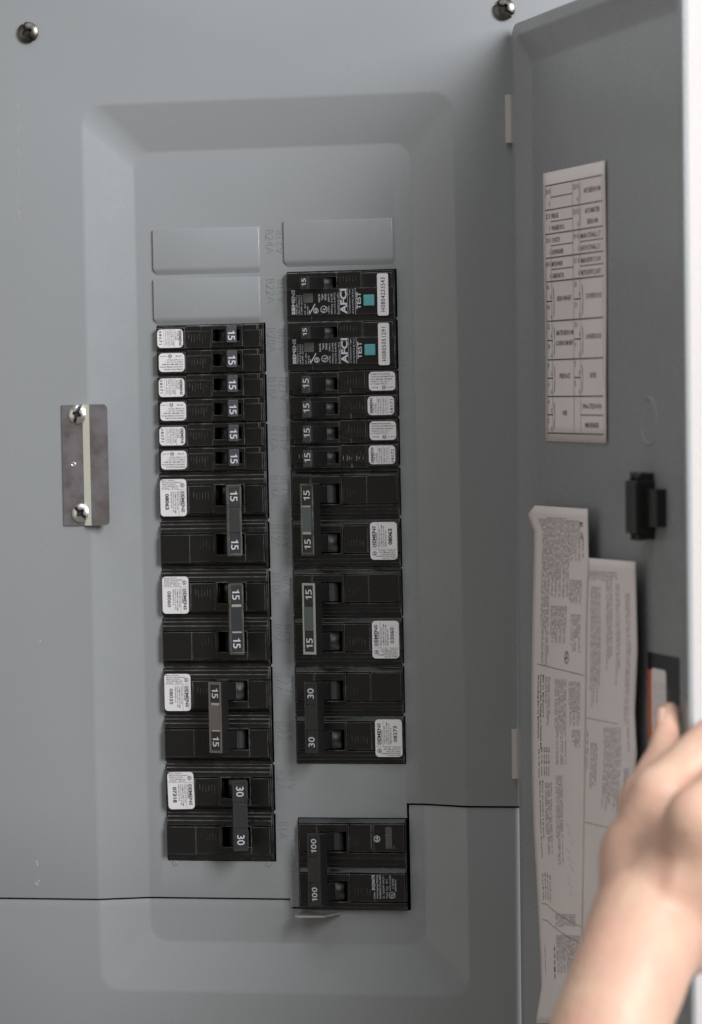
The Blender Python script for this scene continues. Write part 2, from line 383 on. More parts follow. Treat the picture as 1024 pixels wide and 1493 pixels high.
# little ragged nibs where the blanks were twisted out
for i in range(1, 11):
    for x, sgn in ((-46.3, -1), (-105.6, 1)):
        if (i*7+int(x)) % 5 == 0: continue
        z = LTOP-i*PIT+random.uniform(-.8, .8); h_ = random.uniform(.5, 1.0); w_ = random.uniform(.6, 1.3)
        b = MB(); b.prism([(x-sgn*.3, z-w_), (x+sgn*h_, z-w_*.4), (x+sgn*h_*.8, z+w_*.5), (x-sgn*.3, z+w_)], 'y', FLOOR-.35, FLOOR+.8); b.build('knockout_nib', M['paint'], panel)
for i in range(1, 10):
    for x, sgn in ((24.4, -1), (-34.3, 1)):
        z = RTOP-i*PIT+random.uniform(-.8, .8); h_ = random.uniform(.4, .9); w_ = random.uniform(.6, 1.2)
        b = MB(); b.prism([(x-sgn*.3, z-w_), (x+sgn*h_, z-w_*.4), (x+sgn*h_*.8, z+w_*.5), (x-sgn*.3, z+w_)], 'y', FLOOR-.35, FLOOR+.8); b.build('knockout_nib', M['paint'], panel)
for x in (-101.5, -50.5):
    b = MB(); b.lathe([(1.5, 0), (1.35, .3), (.9, .32), (.6, .1)], (x, FLOOR, LTOP-11*PIT-1.6), seg=16); b.build('knockout_dimple', M['paint'], panel)
# cover screws
def pan_screw(name, c, r, m, rot, parent, phillips=True):
    """pan head: domed disc with a long slot crossed by a short one, cut into the dome"""
    b = MB(); nr, ns = 30, 96; vs = [(c[0], c[1]-.62*r, c[2])]; deep = []; cr, sr = math.cos(rot), math.sin(rot); H_ = []
    def hgt(x, z):
        q = min(1, math.hypot(x, z)/r); h = r*(.26+.30*(1-q**2.6)) if q < 1 else 0
        a, e_ = x*cr+z*sr, -x*sr+z*cr; cut = 0.0
        for p_, q_, L in ((a, e_, 1.2), (e_, a, .48)):
            if abs(q_) < r*.15 and abs(p_) < r*L: cut = max(cut, r*.34)
        if abs(a) < r*.26 and abs(e_) < r*.26: cut = max(cut, r*.42)
        return h-cut, cut > 0
    idx = []
    for k in range(1, nr+1):
        rr = r*(k/nr)
        for i_ in range(ns):
            t = 2*PI*i_/ns; x, z = rr*math.cos(t), rr*math.sin(t); h, _ = hgt(x*.999, z*.999); vs.append((c[0]+x, c[1]-h, c[2]+z))
    n0 = len(vs)
    for rr, h in ((1.0, -.4),): vs += [(c[0]+r*rr*math.cos(2*PI*i_/ns), c[1]-h, c[2]+r*rr*math.sin(2*PI*i_/ns)) for i_ in range(ns)]
    fs = []; mi = []
    h0, _ = hgt(0, 0); vs[0] = (c[0], c[1]-h0, c[2])
    def isd(x, z): return hgt(x, z)[1]
    for i_ in range(ns): fs.append((0, 1+i_, 1+(i_+1) % ns)); mi.append(1)
    for k in range(nr):
        for i_ in range(ns):
            a0 = 1+k*ns+i_; a1 = 1+k*ns+(i_+1) % ns; fs.append((a0, a0+ns, a1+ns, a1))
            xx = r*(k+1.5)/nr*math.cos(2*PI*(i_+.5)/ns); zz = r*(k+1.5)/nr*math.sin(2*PI*(i_+.5)/ns); mi.append(1 if k < nr-1 and isd(xx, zz) else 0)
    b.v = vs; b.f = fs; b.sm = [False if q else True for q in mi]; b.mi = mi
    o = b.build(name, [m, M['slot']], parent)
    for f in o.data.polygons: f.use_smooth = True
    bm = bmesh.new(); bm.from_mesh(o.data)
    for e_ in bm.edges:
        if len(e_.link_faces) == 2 and e_.calc_face_angle(0) > math.radians(32): e_.smooth = False
    bm.to_mesh(o.data); bm.free(); return o
for px, py in ((40, 47), (735, 13)):
    q = at(px, py, -2); pan_screw('cover_screw', (q.x, 0, q.z), 5.5, M['dark_steel'], -math.radians(62 if px < 100 else 38), panel)

# strike plate for the door latch: flat foot, ramp, raised lip
def strike():
    zt, zb = 58.3, -5.2; t = 1.0; q = thing('tmp', '', '')
    bpy.data.objects.remove(q)
    b = MB(); b.box(-155.2, -143.8, -t, -.05, zb, zt)
    plate = b.build('strike_plate', M['plate'], panel)
    r = MB(); r.prism([(-143.8, -.05), (-143.8, -t), (-139.1, -t-3.2), (-137.9, -2.2-t)], 'z', zb, zt); r.build('ramp_strip', M['ramp_sheen'], plate)  # folded steel ramp, its reflected brightness painted in as a pale colour
    l = MB(); pts = rrect(-139.1, -129.4, zb, zt, 2.4, 5)
    pts = [(-139.1, z) if x < -133 else (x, z) for x, z in pts]
    pts = [pts[0]]+[p for i, p in enumerate(pts[1:]) if p != pts[i]]
    l.prism(pts, 'y', -t-3.2, -2.3-t); l.build('lip', M['plate'], plate)
    for px, py in ((111, 604), (116, 748)):
        w_ = at(px, py, -3); pan_screw('screw', (w_.x+.6, -t, w_.z), 4.9, M['zinc'], math.radians(70 if py < 700 else -45), plate)
    w_ = at(107.5, 677, -1); c = MB(); c.lathe([(1.3, -.5), (1.3, .25), (.9, .45), (.8, .1)], (w_.x, -t, w_.z), seg=16); c.build('rivet', M['zinc'], plate)
strike()
# scuffs where the door edge has rubbed
p = Print(); rnd = random.Random(3)
for k in range(26): 
    q = at(27.5+rnd.uniform(-1.5, 1.5), rnd.uniform(150, 330)); l_ = rnd.uniform(.3, 2.4); p.rect(q.x, q.x+rnd.uniform(.12, .3), q.z, q.z+l_)
for px, py in ((53, 1258), (54, 1262), (52, 1289), (54, 1291), (56, 1286), (58, 936)):
    q = at(px, py); p.rect(q.x, q.x+.8, q.z, q.z+1.2)
p.build('paint_scuff', M['scuff'], panel, -.03)['kind'] = 'stuff'
# latch tab below the main breaker
b = MB(); b.prism([(-33.2, 9.5), (-33.2, -4.5), (-31.5, -6.0), (-17.5, -4.5), (-11.5, 9.5)], 'z', -210.2, -209.2)
o = b.build('retaining_tab', M['tab'], panel)

# ------------------------------------------------------------------ circuit breakers
# local frame of a breaker (as in the left column): u 0..58 from outer to inner end, v down from the top, w out of the recess floor
UW = 57.8
class Body(MB):
    def __init__(s, H): super().__init__(); s.H = H
    def bx(s, u0, u1, v0, v1, w0, w1): s.box(u0-29, u1-29, -w1, -w0, s.H/2-v1, s.H/2-v0)
    def holed(s, u0, u1, v0, v1, w0, w1, hs):
        """slab with rectangular holes that lie between u0 and u1 at the same u range"""
        a, c = hs[0][0], hs[0][1]
        s.bx(u0, a, v0, v1, w0, w1); s.bx(c, u1, v0, v1, w0, w1)
        vv = v0
        for h in hs: s.bx(a, c, vv, h[2], w0, w1); vv = h[3]
        s.bx(a, c, vv, v1, w0, w1)
    def slope(s, u0, u1, pts):
        """extrude a (v, w) outline along u"""
        s.prism([(-w_, s.H/2-v_) for v_, w_ in pts], 'x', u0-29, u1-29)
def lever(H, v0, v1, on, pivot=38.8, wtip=17.0, half=2.9, m=None, throw=6.1):
    """toggle: a drum in the opening and a blade leaning to the on or off side"""
    b = Body(H); a = throw if on else -throw
    d = Vector((a, wtip)).normalized(); n = Vector((d.y, -d.x)); top = Vector((pivot, 0))+d*Vector((a, wtip)).length
    drum = [(pivot+6.0*math.cos(2*PI*k/56)-29, -(-2.4+6.0*math.sin(2*PI*k/56))) for k in range(56)]
    z0, z1 = H/2-v1, H/2-v0
    b.prism(drum, 'z', z0, z1, True)
    base = Vector((pivot, 0)); pts = [base-n*half*.8, base+n*half*.8, top+n*half-d*1.0, top+n*(half-.5), top-n*(half-.5), top-n*half-d*1.0]
    b.prism([(q.x-29, -q.y) for q in pts], 'z', z0+.3, z1-.3)
    return b, top, d, n
def on_face(H, top, n, d, lift=0.09):
    """maps (a, z) on a handle's end face to local space"""
    def fn(a, z):
        q = top+n*a+d*lift; return (q.x-29, -q.y, z)
    return fn
def sticker(parent, H, u0, u1, v0, v1, w_, r, ink, m='ink'):
    b = MB(); b.prism(rrect(u0-29, u1-29, H/2-v1, H/2-v0, r, 5), 'y', -w_-.12, -w_)
    o = b.build('sticker', M['label'], parent)
    pr = ink.mesh('sticker_print', M[m], -w_-.15); link(bpy.data.objects.new('sticker_print', pr), o); return o
def tandem_print(H, vo, code, seed):
    p = Print(); X = lambda u: u-29; Z = lambda v: H/2-v-vo
    p.text('SIEMENS', X(13.5), Z(6.7), 1.35, -PI/2, .035, 8.3); p.text(code, X(2.7), Z(6.2), 1.75, -PI/2, .01, 7.2, spacing=1.1)
    for u in (4.6, 7.7, 10.4): p.line(X(u), Z(2.2), X(u), Z(11.3), .14)
    for i, (u, t) in enumerate(((12.2, 'TYPE QT'), (11.2, 'CIRCUIT BREAKER'), (9.6, '1 POLE 15 AMP'), (8.6, '120/240 VOLT'), (6.9, 'WIRE 14-8 AWG'), (5.7, 'CU/AL 60/75C'))):
        p.text(t, X(u), Z(5.4 if i < 2 else 6.5), .62, -PI/2, .02, 5 if i < 2 else 8)
    return p
def rating_print(H, vo):
    p = Print(); X = lambda u: u-29; Z = lambda v: H/2-v-vo
    for v, t, l in ((10.5, 'INTERRUPTING RATING', 10.4), (9.2, "CAPACITE D'INTERRUPTION", 12.4), (7.9, '10000 AMP RMS SYM. MAX.', 11.6), (6.7, '120/240V CL CTL CAT. 2', 9.6), (5.5, '& 1 POLE(S) TYPE QT', 8.7)):
        p.text(t, X(14.4-l/2), Z(v), .72, PI, .02, l)
    p.text('CUTT-M', X(12.3), Z(3.6), .75, PI, .02, 3.4); p.text('CL-4079', X(3.9), Z(3.6), .6, PI, .01, 4); p.csa(X(7.4), Z(3.6), 1.05, PI)
    return p
def double_print(H, code, vo=0.0, bold=.0):
    p = Print(); X = lambda u: u-29; Z = lambda v: H/2-v-vo
    for v, t, l in ((4.5, 'HACR TYPE', 7), (5.5, 'INTERRUPTING RATING', 10.3), (6.5, "CAPACITE D'INTER.", 7.8), (7.5, '10000 AMP MAX CAT. 2', 9), (8.4, '2 POLES    TYPE QP', 9)):
        p.text(t, X(1.9+l/2), Z(v), .62, PI, .02, l)
    p.csa(X(13.1), Z(7.0), 1.15); p.line(X(1.2), Z(9.15), X(14.9), Z(9.15), .13); p.line(X(11.0), Z(9.2), X(11.0), Z(22.8), .13)
    p.text('SIEMENS', X(13.3), Z(15.6), 1.7, -PI/2, .03, 11.4)
    for i, (u, t, l) in enumerate(((11.9, 'CIRCUIT BREAKER', 7.5), (10.3, 'TYPE QP 2 POLE', 9.5), (9.2, 'COMMON TRIP 15 AMP', 11.6), (8.1, '120/240 VOLTS 60 HZ', 11), (7.0, 'WIRE RANGE 14-8', 8.6))):
        p.text(t, X(u), Z(10.2+l/2), .66, -PI/2, .02, l)
    p.text(code, X(4.7), Z(15.6), 1.9, -PI/2, .02+bold, 8.4, res=2)
    return p
def emboss(H, spots, parent, w_, m='black'):
    b = Body(H)
    for u, v, l in spots: b.bx(u, u+.32, v, v+l, w_, w_+.09)
    return b.build('embossed_marks', M[m], parent)

def make_tandem():
    H = PIT; root = bpy.data.objects.new('twin_breaker', None); link(root)
    b = Body(H)
    for vo in (0, 12.8):
        b.holed(.2, UW, vo+.15, vo+12.65, -8, 0.8, [(31.2, 45.8, vo+2.6, vo+9.0)])
        b.bx(.5, 16.1, vo+1.3, vo+12.1, .8, 3.9)
        b.bx(16.6, 30.0, vo+3.3, vo+12.1, .8, 4.1); b.bx(16.6, 30.0, vo+.5, vo+3.0, .8, 3.0); b.bx(24.5, 29.9, vo+.6, vo+3.0, 3.0, 3.5)
        b.holed(30.3, 47.4, vo+.7, vo+11.6, .8, 4.6, [(31.2, 46.0, vo+2.6, vo+9.0)])
        b.bx(47.7, 56.8, vo+3.3, vo+12.1, .8, 4.1); b.bx(47.7, 55.0, vo+.5, vo+3.0, .8, 3.3)
    body = b.build('body', M['black'], root)
    for k, vo in enumerate((0, 12.8)):
        h, top, d, n = lever(H, vo+1.2, vo+9.9, True)
        ho = h.build('handle', M['handle'], root)
        fp = MB(); q_ = []
        for lift in (-.3, .04):
            for a, z in ((-2.3, -4.25), (2.5, -4.25), (2.5, 4.25), (-2.3, 4.25)): v_ = on_face(H, top, n, d, lift)(a, H/2-vo-5.55+z); q_.append(v_)
        fp.add(q_, [(0, 1, 5, 4), (1, 2, 6, 5), (2, 3, 7, 6), (3, 0, 4, 7), (4, 5, 6, 7), (3, 2, 1, 0)]); fp.build('number_pad', M['pad_tip'], ho)
        p = Print(); p.number('15', 0, H/2-vo-6.2, 3.7, -PI/2, 4.9)
        # text is laid out in (a, z) on the tilted end face
        p.build('rating_number', M['white'], ho, fn=on_face(H, top, n, d))
        emboss(H, [(18+i*1.5, vo+4.6+(i % 2)*.6, 2.6+(i % 3)) for i in range(7)], root, 4.1)
    return root
def make_double(main=False):
    H = 2*PIT if not main else MTOP-MBOT; root = bpy.data.objects.new('double_breaker', None); link(root)
    b = Body(H); off = 0 if not main else -2.6; step = PIT if not main else 26.0
    hs = []
    for vo in (off, off+step): hs.append((31.0, 46.3, vo+7.2, vo+18.0))
    b.holed(.2, UW, .2, H-.2, -8, .6, hs)
    for vo in (off, off+step):
        b.slope(.4, UW-.5, [(max(vo+.3, .2), .6), (max(vo+.3, .2), 1.3), (vo+2.0+(main*1.2), 1.6), (vo+2.1+(main*1.2), 2.5), (vo+4.2, 2.6), (vo+4.3, 3.1), (vo+6.6, 3.6), (vo+6.7, .6)])
        b.bx(.5, 16.4, vo+7.5, vo+21.9, .6, 4.4); b.bx(16.7, 29.4, vo+7.5, vo+21.6, .6, 4.4)
        b.holed(29.7, 46.9, vo+6.8, vo+21.7, .6, 4.9, [(31.0, 46.3, vo+7.2, vo+18.0)])
        b.bx(47.2, 56.7, vo+7.5, vo+21.7, .6, 4.4)
        b.slope(.4, UW-.5, [(vo+22.2, .6), (vo+22.2, 2.6), (vo+24.2, 1.0), (vo+24.2, .6)])
    b.build('body', M['black'], root)
    for vo in (off, off+step): emboss(H, [(19+i*1.6, vo+10.5+(i % 2)*.6, 3.0+(i % 3)*.6) for i in range(6)], root, 4.4)
    return root, H, off, step
def make_tie(root, H, off, step, on, num, rim, pad, style):
    """common-trip handle spanning both poles, with two sunk number pads"""
    h, top, d, n = lever(H, off+7.9, off+17.4, on, wtip=13)
    h2, _, _, _ = lever(H, off+step+7.9, off+step+17.4, on, wtip=13)
    h.add(h2.v, h2.f, False)
    hw, v0, v1, T = 3.75, off+6.7+.2, off+step+18.2, 7.2
    a = 6.3 if on else -6.3; top = Vector((38.8, 0))+Vector((a, 20.0)); d = Vector((a, 20.0)).normalized(); n = Vector((d.y, -d.x))
    zc = H/2-(v0+v1)/2; L = (v1-v0)/2
    def tb(a0, a1, z0, z1, t0, t1, mb):
        vs = []
        for z in (z0, z1):
            for aa, t in ((a0, t0), (a1, t0), (a1, t1), (a0, t1)):
                q = top+n*aa+d*t; vs.append((q.x-29, -q.y, z))
        mb.add(vs, [(0, 1, 5, 4), (1, 2, 6, 5), (2, 3, 7, 6), (3, 0, 4, 7), (4, 5, 6, 7), (3, 2, 1, 0)])
    tb(-hw, hw, zc-L, zc+L, -T, -.7, h)
    ho = h.build('handle_tie', M['handle'], root)
    rm = MB(); r_ = 1.0
    tb(-hw, -hw+r_, zc-L, zc+L, -.7, 0, rm); tb(hw-r_*.8, hw, zc-L, zc+L, -.7, 0, rm)
    for z0, z1 in ((zc+L-1.4, zc+L), (zc-L, zc-L+1.2)): tb(-hw+r_, hw-r_*.8, z0, z1, -.7, 0, rm)
    rm.build('handle_rim', M[rim], ho)
    pb = MB(); tb(-hw+r_, hw-r_*.8, zc-6.2, zc+6.2, -.7, -.12, pb); pb.build('centre_pad', M[pad], ho)
    if style:
        q = MB(); tb(-hw+r_+.5, hw-r_, zc+6.3, zc+7.6, -.7, -.1, q); tb(-hw+r_+.5, hw-r_, zc-7.3, zc-6.4, -.7, -.1, q); q.build('worn_notch', M['rim_silver'], ho)
    nm = MB(); 
    for s_ in (1, -1): tb(-hw+r_+.1, hw-r_*.8-.1, zc+s_*12.2-5.2, zc+s_*12.2+5.2, -.7, -.45, nm)
    nm.build('number_pad', M['handle'], ho)
    fn = on_face(H, top, n, d, -.38)
    for s_ in (1, -1):
        p = Print(); l = 5.2 if len(num) == 2 else 7.2
        p.number(num, 0.1, zc+s_*12.6, 3.8 if len(num) == 2 else 3.2, -PI/2, l, .008)
        p.build('rating_number', M['white'], ho, fn=fn)
    return ho

def copy_tree(o, parent=None):
    c = o.copy(); COL.objects.link(c); c.parent = parent
    for ch in o.children: copy_tree(ch, c)
    return c
def place(root, left, slot, slots, label, cat, group):
    H = slots*PIT; zc = (LTOP if left else RTOP)-slot*PIT-H/2
    root.location = ((LX if left else RX)*S, FLOOR*S, zc*S); root.rotation_euler = (0, 0 if left else PI, 0)
    return tag(root, label, cat, group)

GB = 'circuit breakers seated in the panel'
base_t = make_tandem()
tds = [(True, 0, 'black twin breaker with two 15 handles, topmost in the left column', '08071'),
       (True, 1, 'black twin breaker with two 15 handles, second from the top of the left column', '08071'),
       (True, 2, 'black twin breaker with two 15 handles, third down, above the left double breakers', '08071'),
       (False, 2, 'black twin breaker with two 15 handles directly below the teal-buttoned breakers', '08071'),
       (False, 3, 'dusty black twin breaker with white scratch marks beside its lower 15 handle', '08072')]
for i, (left, slot, lab, code) in enumerate(tds):
    o = base_t if i == 0 else copy_tree(base_t)
    place(o, left, slot, 1, lab, 'circuit breaker', GB)
    tds[i] = (o, code, slot, left)
for i, (o, code, slot, left) in enumerate(tds):
    H = PIT; dx = (0, .7, .2, .9, .7)[i]; dv = (0, .3, 0, -.2, .2)[i]
    sticker(o, H, 1+dx*.4, 15+dx*.4, 1.95+dv*.4, 11.6+dv*.4, 3.9, 2.0, tandem_print(H, 0, code, i))
    if dx: o.children[-1].location = (0, 0, 0)
    s2 = sticker(o, H, 1.3, 15.3, 14.6, 24.3, 3.9, 2.0, rating_print(H, 12.6)); s2.location = ((.3+dx*.3)*S*(1 if left else -1.4), 0, .1*S)
o = tds[4][0]
b = Body(PIT)
for u, v, l in ((52.2, 5.6, 2.1), (50.4, 5.9, 1.9), (18.2, 4.9, .5), (20.2, 4.6, 1.4), (21.5, 3.9, 2.6), (24.5, 4.6, .9), (25.4, 4.6, 1.8), (26.5, 3.9, 3.0), (28.7, 4.4, 2.2)): b.bx(u, u+.28, v, v+l, 4.1, 4.32)
b.build('white_scratches', M['white_dim'], o)['kind'] = 'stuff'

# arc-fault breakers (right column, slots 0 and 1); built in the same turned frame
def make_afci(serial):
    H = PIT; root = bpy.data.objects.new('arc_fault_breaker', None); link(root); b = Body(H)
    U = lambda x: UW-(x-40)/5.689/2.79; V = lambda y: H-(y-38)/5.689/2.79*1.0      # from distances measured along the breaker's face
    b.holed(.2, UW, .2, H-.2, -8, 3.0, [(U(470), U(250), V(185)-.6, V(85))])
    b.bx(.4, UW-.4, V(395), V(180), 3.0, 4.2)                                       # lettered lower face
    b.holed(U(478), UW-.6, V(176), V(48), 3.0, 4.6, [(U(470), U(250), V(185)+.3, V(85))])
    b.bx(U(680), U(485), V(176), V(48), 3.0, 4.3); b.bx(U(935), U(690), V(176), V(60), 3.0, 4.0)
    b.build('body', M['black'], root)
    h, top, d, n = lever(H, V(190), V(78), True, half=2.9)
    ho = h.build('handle', M['handle'], root)
    p = Print(); p.number('15', 0, H/2-(V(60)+V(190))/2+.2, 2.6, -PI/2, 4.0, .015); p.build('rating_number', M['white'], ho, fn=on_face(H, top, n, d))
    bt = MB(); 
    bb = Body(H); bb.bx(U(790), U(700), V(330), V(238), 4.2, 5.6); o = bb.build('test_button', M['teal'], root)
    bv = o.modifiers.new('edge', 'BEVEL'); bv.width = .4*S; bv.segments = 3
    bb = Body(H); bb.bx(U(270), U(188), V(292), V(215), 4.2, 4.7); bb.build('indicator_window', M['smoke'], root)
    p = Print(); X = lambda x: U(x)-29; Z = lambda y: H/2-V(y)
    def T(t, x, y0, y1, cap, bold=.015, m=p): m.text(t, X(x), (Z(y0)+Z(y1))/2, cap, -PI/2, bold, abs(Z(y1)-Z(y0)), res=2)
    T('SIEMENS', 102, 183, 387, 1.75, .03); T('TEST', 655, 215, 355, 2.2, .02); T('AFCI', 527, 185, 390, 3.3, .03)
    T('HACR', 321, 222, 290, .95); T('Type', 346, 222, 275, .95); T('SWD', 375, 222, 275, .95); T('00813', 402, 225, 288, .8, .0)
    T('LISTED', 402, 322, 382, .8, .0)
    p.ul(X(360), Z(350), 1.85); p.csa(X(291), Z(358), 1.45)
    p.line(X(236), Z(388), X(286), Z(303), .45); p.line(X(236), Z(350), X(236), Z(388), .3)
    T('Wires Cu/Al', 427, 222, 390, .8, 0); T('Class CTL & 60/75C', 452, 215, 390, .8, 0); T('Branch/Feeder AFCI', 481, 218, 390, .8, 0)
    T('Combination Type', 578, 190, 388, .8, 0); T('#14-8 AWG 25 lb-in', 606, 190, 390, .8, 0)
    p.line(X(562), Z(182), X(562), Z(395), .12); p.line(X(628), Z(180), X(628), Z(396), .18); p.line(X(494), Z(182), X(494), Z(395), .12)
    for x, a, l in ((130, 'TYPE QAF'), (150, 'CIRCUIT BREAKER'), (170, '1 POLE 15 AMP 120V')) and ((130, 'TYPE QAF 1 POLE', 0), (152, 'CIRCUIT BREAKER', 0), (172, '15 AMP 120 VOLT', 0)): T(a, x, 225, 388, .75, 0)
    T('INT. 10kA', 200, 300, 388, .7, 0); T('60 HZ', 222, 318, 388, .7, 0)
    pr = p.mesh('face_lettering', M['white'], -4.24)
    link(bpy.data.objects.new('face_lettering', pr), root)
    p = Print(); p.text(serial, 0, 0, 2.2, -PI/2, .012, 17.6, res=3, spacing=1.15)
    s_ = MB(); s_.prism(rrect(-2.95, 2.95, -10.9, 10.9, 1.0, 4), 'y', -.14, 0); so = s_.build('serial_sticker', M['label'], root, (U(862)-29, -4.6, H/2-V(240)))
    p.build('serial_number', M['ink'], so, -.17)
    emboss(H, [(U(505+i*26), V(130-(i % 2)*8), 2.6) for i in range(6)], root, 4.3)
    return root
for slot, ser, lab in ((0, 'H0804233543', 'black arc fault breaker with teal test button at the top of the right column'),
                       (1, 'H0805051291', 'black arc fault breaker with teal test button, the lower of the two')):
    place(make_afci(ser), False, slot, 1, lab, 'circuit breaker', GB)

dbl, Hd, off, step = make_double()
dd = [(True, 3, True, '15', 'rim_brass', 'handle', False, '08063', 'black double breaker with plain black 15 handle below the three left twin breakers'),
      (True, 5, True, '15', 'rim_brass', 'pad_dark', True, '08060', 'black double breaker whose 15 handle has rubbed light edges, label 08060, left column'),
      (True, 7, False, '15', 'rim_taupe', 'rim_taupe', True, '08035', 'black double breaker switched off, its taupe 15 handle thrown left'),
      (True, 9, True, '30', 'handle', 'handle', False, '07318', 'black double breaker marked 30 with creased label at the bottom of the left column'),
      (False, 4, True, '15', 'rim_brass', 'pad_green', True, '08063', 'black double breaker with grey-green centred 15 handle in the right column, label 08063'),
      (False, 6, True, '15', 'rim_silver', 'pad_green', False, '03060', 'black double breaker with silver rimmed 15 handle in the right column'),
      (False, 8, True, '30', 'handle', 'handle', False, '08273', 'black double breaker marked 30 at the foot of the right column')]
copies = [dbl]+[copy_tree(dbl) for _ in dd[1:]]
for i, (left, slot, on, num, rim, pad, style, code, lab) in enumerate(dd):
    r = copies[i]; place(r, left, slot, 2, lab, 'circuit breaker', GB)
    make_tie(r, Hd, off, step, on, num, rim, pad, style)
    s_ = sticker(r, Hd, 1.0, 15.3, 3.7, 23.2, 4.45, 1.9, double_print(Hd, code, 0, .02 if code in ('08063', '07318') else 0))
    if code == '07318':
        s_.location.x += 1.0*S; s_.rotation_euler = (0, math.radians(-1.5), 0)
    if not left: s_.location.x = (-.6 if slot == 8 else 0)*S

# main breaker
mb, Hm, offm, stepm = make_double(True); mb.name = 'main_breaker'
mb.location = (RX*S, FLOOR*S, (MTOP+MBOT)/2*S); mb.rotation_euler = (0, PI, 0)
tag(mb, 'black main breaker marked 100, alone at the bottom right', 'circuit breaker')
make_tie(mb, Hm, offm, stepm, True, '100', 'handle', 'handle', False)
p = Print(); U = lambda x: 58-(x-434.5)/2.79; V = lambda y: Hm-(y-1194.5)/2.79
def T(t, x, y0, y1, cap, bold=.0, m=p): m.text(t, U(x)-29, Hm/2-(V(y0)+V(y1))/2, cap, -PI/2, bold, abs(V(y1)-V(y0)), res=2)
q = lambda x, y: (505+x/10.295, 1190+y/10.295)
for t, x, y0, y1, cap, bd in (('2 Pole', 455, 1140, 1225, .9, .01), ('EQ9675', 443, 872, 1100, 1.5, .03), ('Interrupting Rating', 500, 875, 1225, .95, .01), ('MAXIMUM 22 kA AMPS', 548, 875, 1225, .95, .01),
                              ('SL 120/240 VOLT~', 598, 880, 1225, .95, .0), ('CU/AL Type   40\u00b0C', 650, 930, 1225, .95, .0), ('AWG 4-1/0 LISTED', 700, 880, 1115, .8, .0), ('2 WIRE', 742, 925, 1080, .85, .0), ('SIEMENS', 782, 940, 1120, .85, .0)):
    T(t, q(x, 0)[0], q(0, y0)[1], q(0, y1)[1], cap, bd)
cx, cy = q(728, 1175); p.ul(U(cx)-29, Hm/2-V(cy), 1.7)
p.build('face_lettering', M['white'], mb, -4.44)
p = Print()
T('LOCK FACTORY WIRES', q(425, 0)[0], q(0, 135)[1], q(0, 485)[1], .7, 0, p)
for x in (655, 680, 705, 730): T('UNDERWRITERS RATED'[:16+(x % 3)], q(x, 0)[0], q(0, 150+(x % 4)*6)[1], q(0, 480)[1], .75, 0, p)
T('LISTED', q(770, 0)[0], q(0, 435)[1], q(0, 485)[1], .7, 0, p)
p.build('dim_lettering', M['white_dim'], mb, -4.44)
p = Print(); cx, cy = q(513, 335); p.csa(U(cx)-29, Hm/2-V(cy), 1.75); p.build('approval_mark', M['white'], mb, -4.46)

# ------------------------------------------------------------------ door
DW, DT, DB = 277.0, 247.0, -300.0
door = thing('panel_door', 'grey steel panel door swung open to the right, papers and a black latch on its inner face', 'door', tuple(HINGE), (TILT, 0, DA))
def door_shell():
    b = MB(); n = 6; prof = [(0, 2.2), (0, .5), (.5, 0), (5.5, 0), (6.5, .15), (7.3, .7), (19.6, 4.4), (20.6, 4.75), (22, 4.85)]
    m = 4*(n+1); vs = []
    for ins, y in prof:
        vs += [(x, y, z) for x, z in rrect(ins, DW-ins, DB+ins, DT-ins, max(9-ins*.35, 3), n)]
    b.add(vs, [(j*m+k, j*m+(k+1) % m, (j+1)*m+(k+1) % m, (j+1)*m+k) for j in range(len(prof)-1) for k in range(m)], True)
    # gently crowned centre, gridded
    b.add(vs, [tuple((len(prof)-1)*m+k for k in range(m))], True)
    o = b.build('door_panel', M['paint'], door)
    me = o.data; bm = bmesh.new(); bm.from_mesh(me)
    for e in bm.edges:
        if len(e.link_faces) == 2 and e.calc_face_angle(0) > math.radians(30): e.smooth = False
    bm.normal_update()
    if sum(f.normal.y*f.calc_area() for f in bm.faces) > 0: bmesh.ops.reverse_faces(bm, faces=bm.faces)
    bm.to_mesh(me); bm.free()
    md = o.modifiers.new('sheet', 'SOLIDIFY'); md.thickness = 1.1*S; md.offset = -1
    return o
door_shell()
for z0, z1 in ((at(745, 208, -3).z, at(745, 138, -3).z), (at(760, 1135, -3).z, at(760, 1063, -3).z)):
    b = MB(); b.prism([(-2.9, -2.4), (-1.4, -3.2), (.2, -3.2), (.7, -1.0), (.7, .4), (-2.9, .4)], 'z', z0, z1)
    b.build('hinge', M['hinge'], door)
FD = 4.85                                # depth of the door's inner floor
def dl(px, py, e): s_, z = dat(px, py, e); return s_, z
# stamped ring
cs, cz = dl(946, 614, FD); b = MB(); vs = []; n = 48
for r, y in ((13, FD-.02), (12.4, FD-.4), (11.6, FD-.4), (11, FD-.02)):
    for k in range(n):
        vs.append((cs+r*math.cos(2*PI*k/n), y, cz+.88*r*math.sin(2*PI*k/n)))
b.add(vs, [(j*n+k, j*n+(k+1) % n, (j+1)*n+(k+1) % n, (j+1)*n+k) for j in range(3) for k in range(n)], True); b.build('stamped_ring', M['paint'], door)
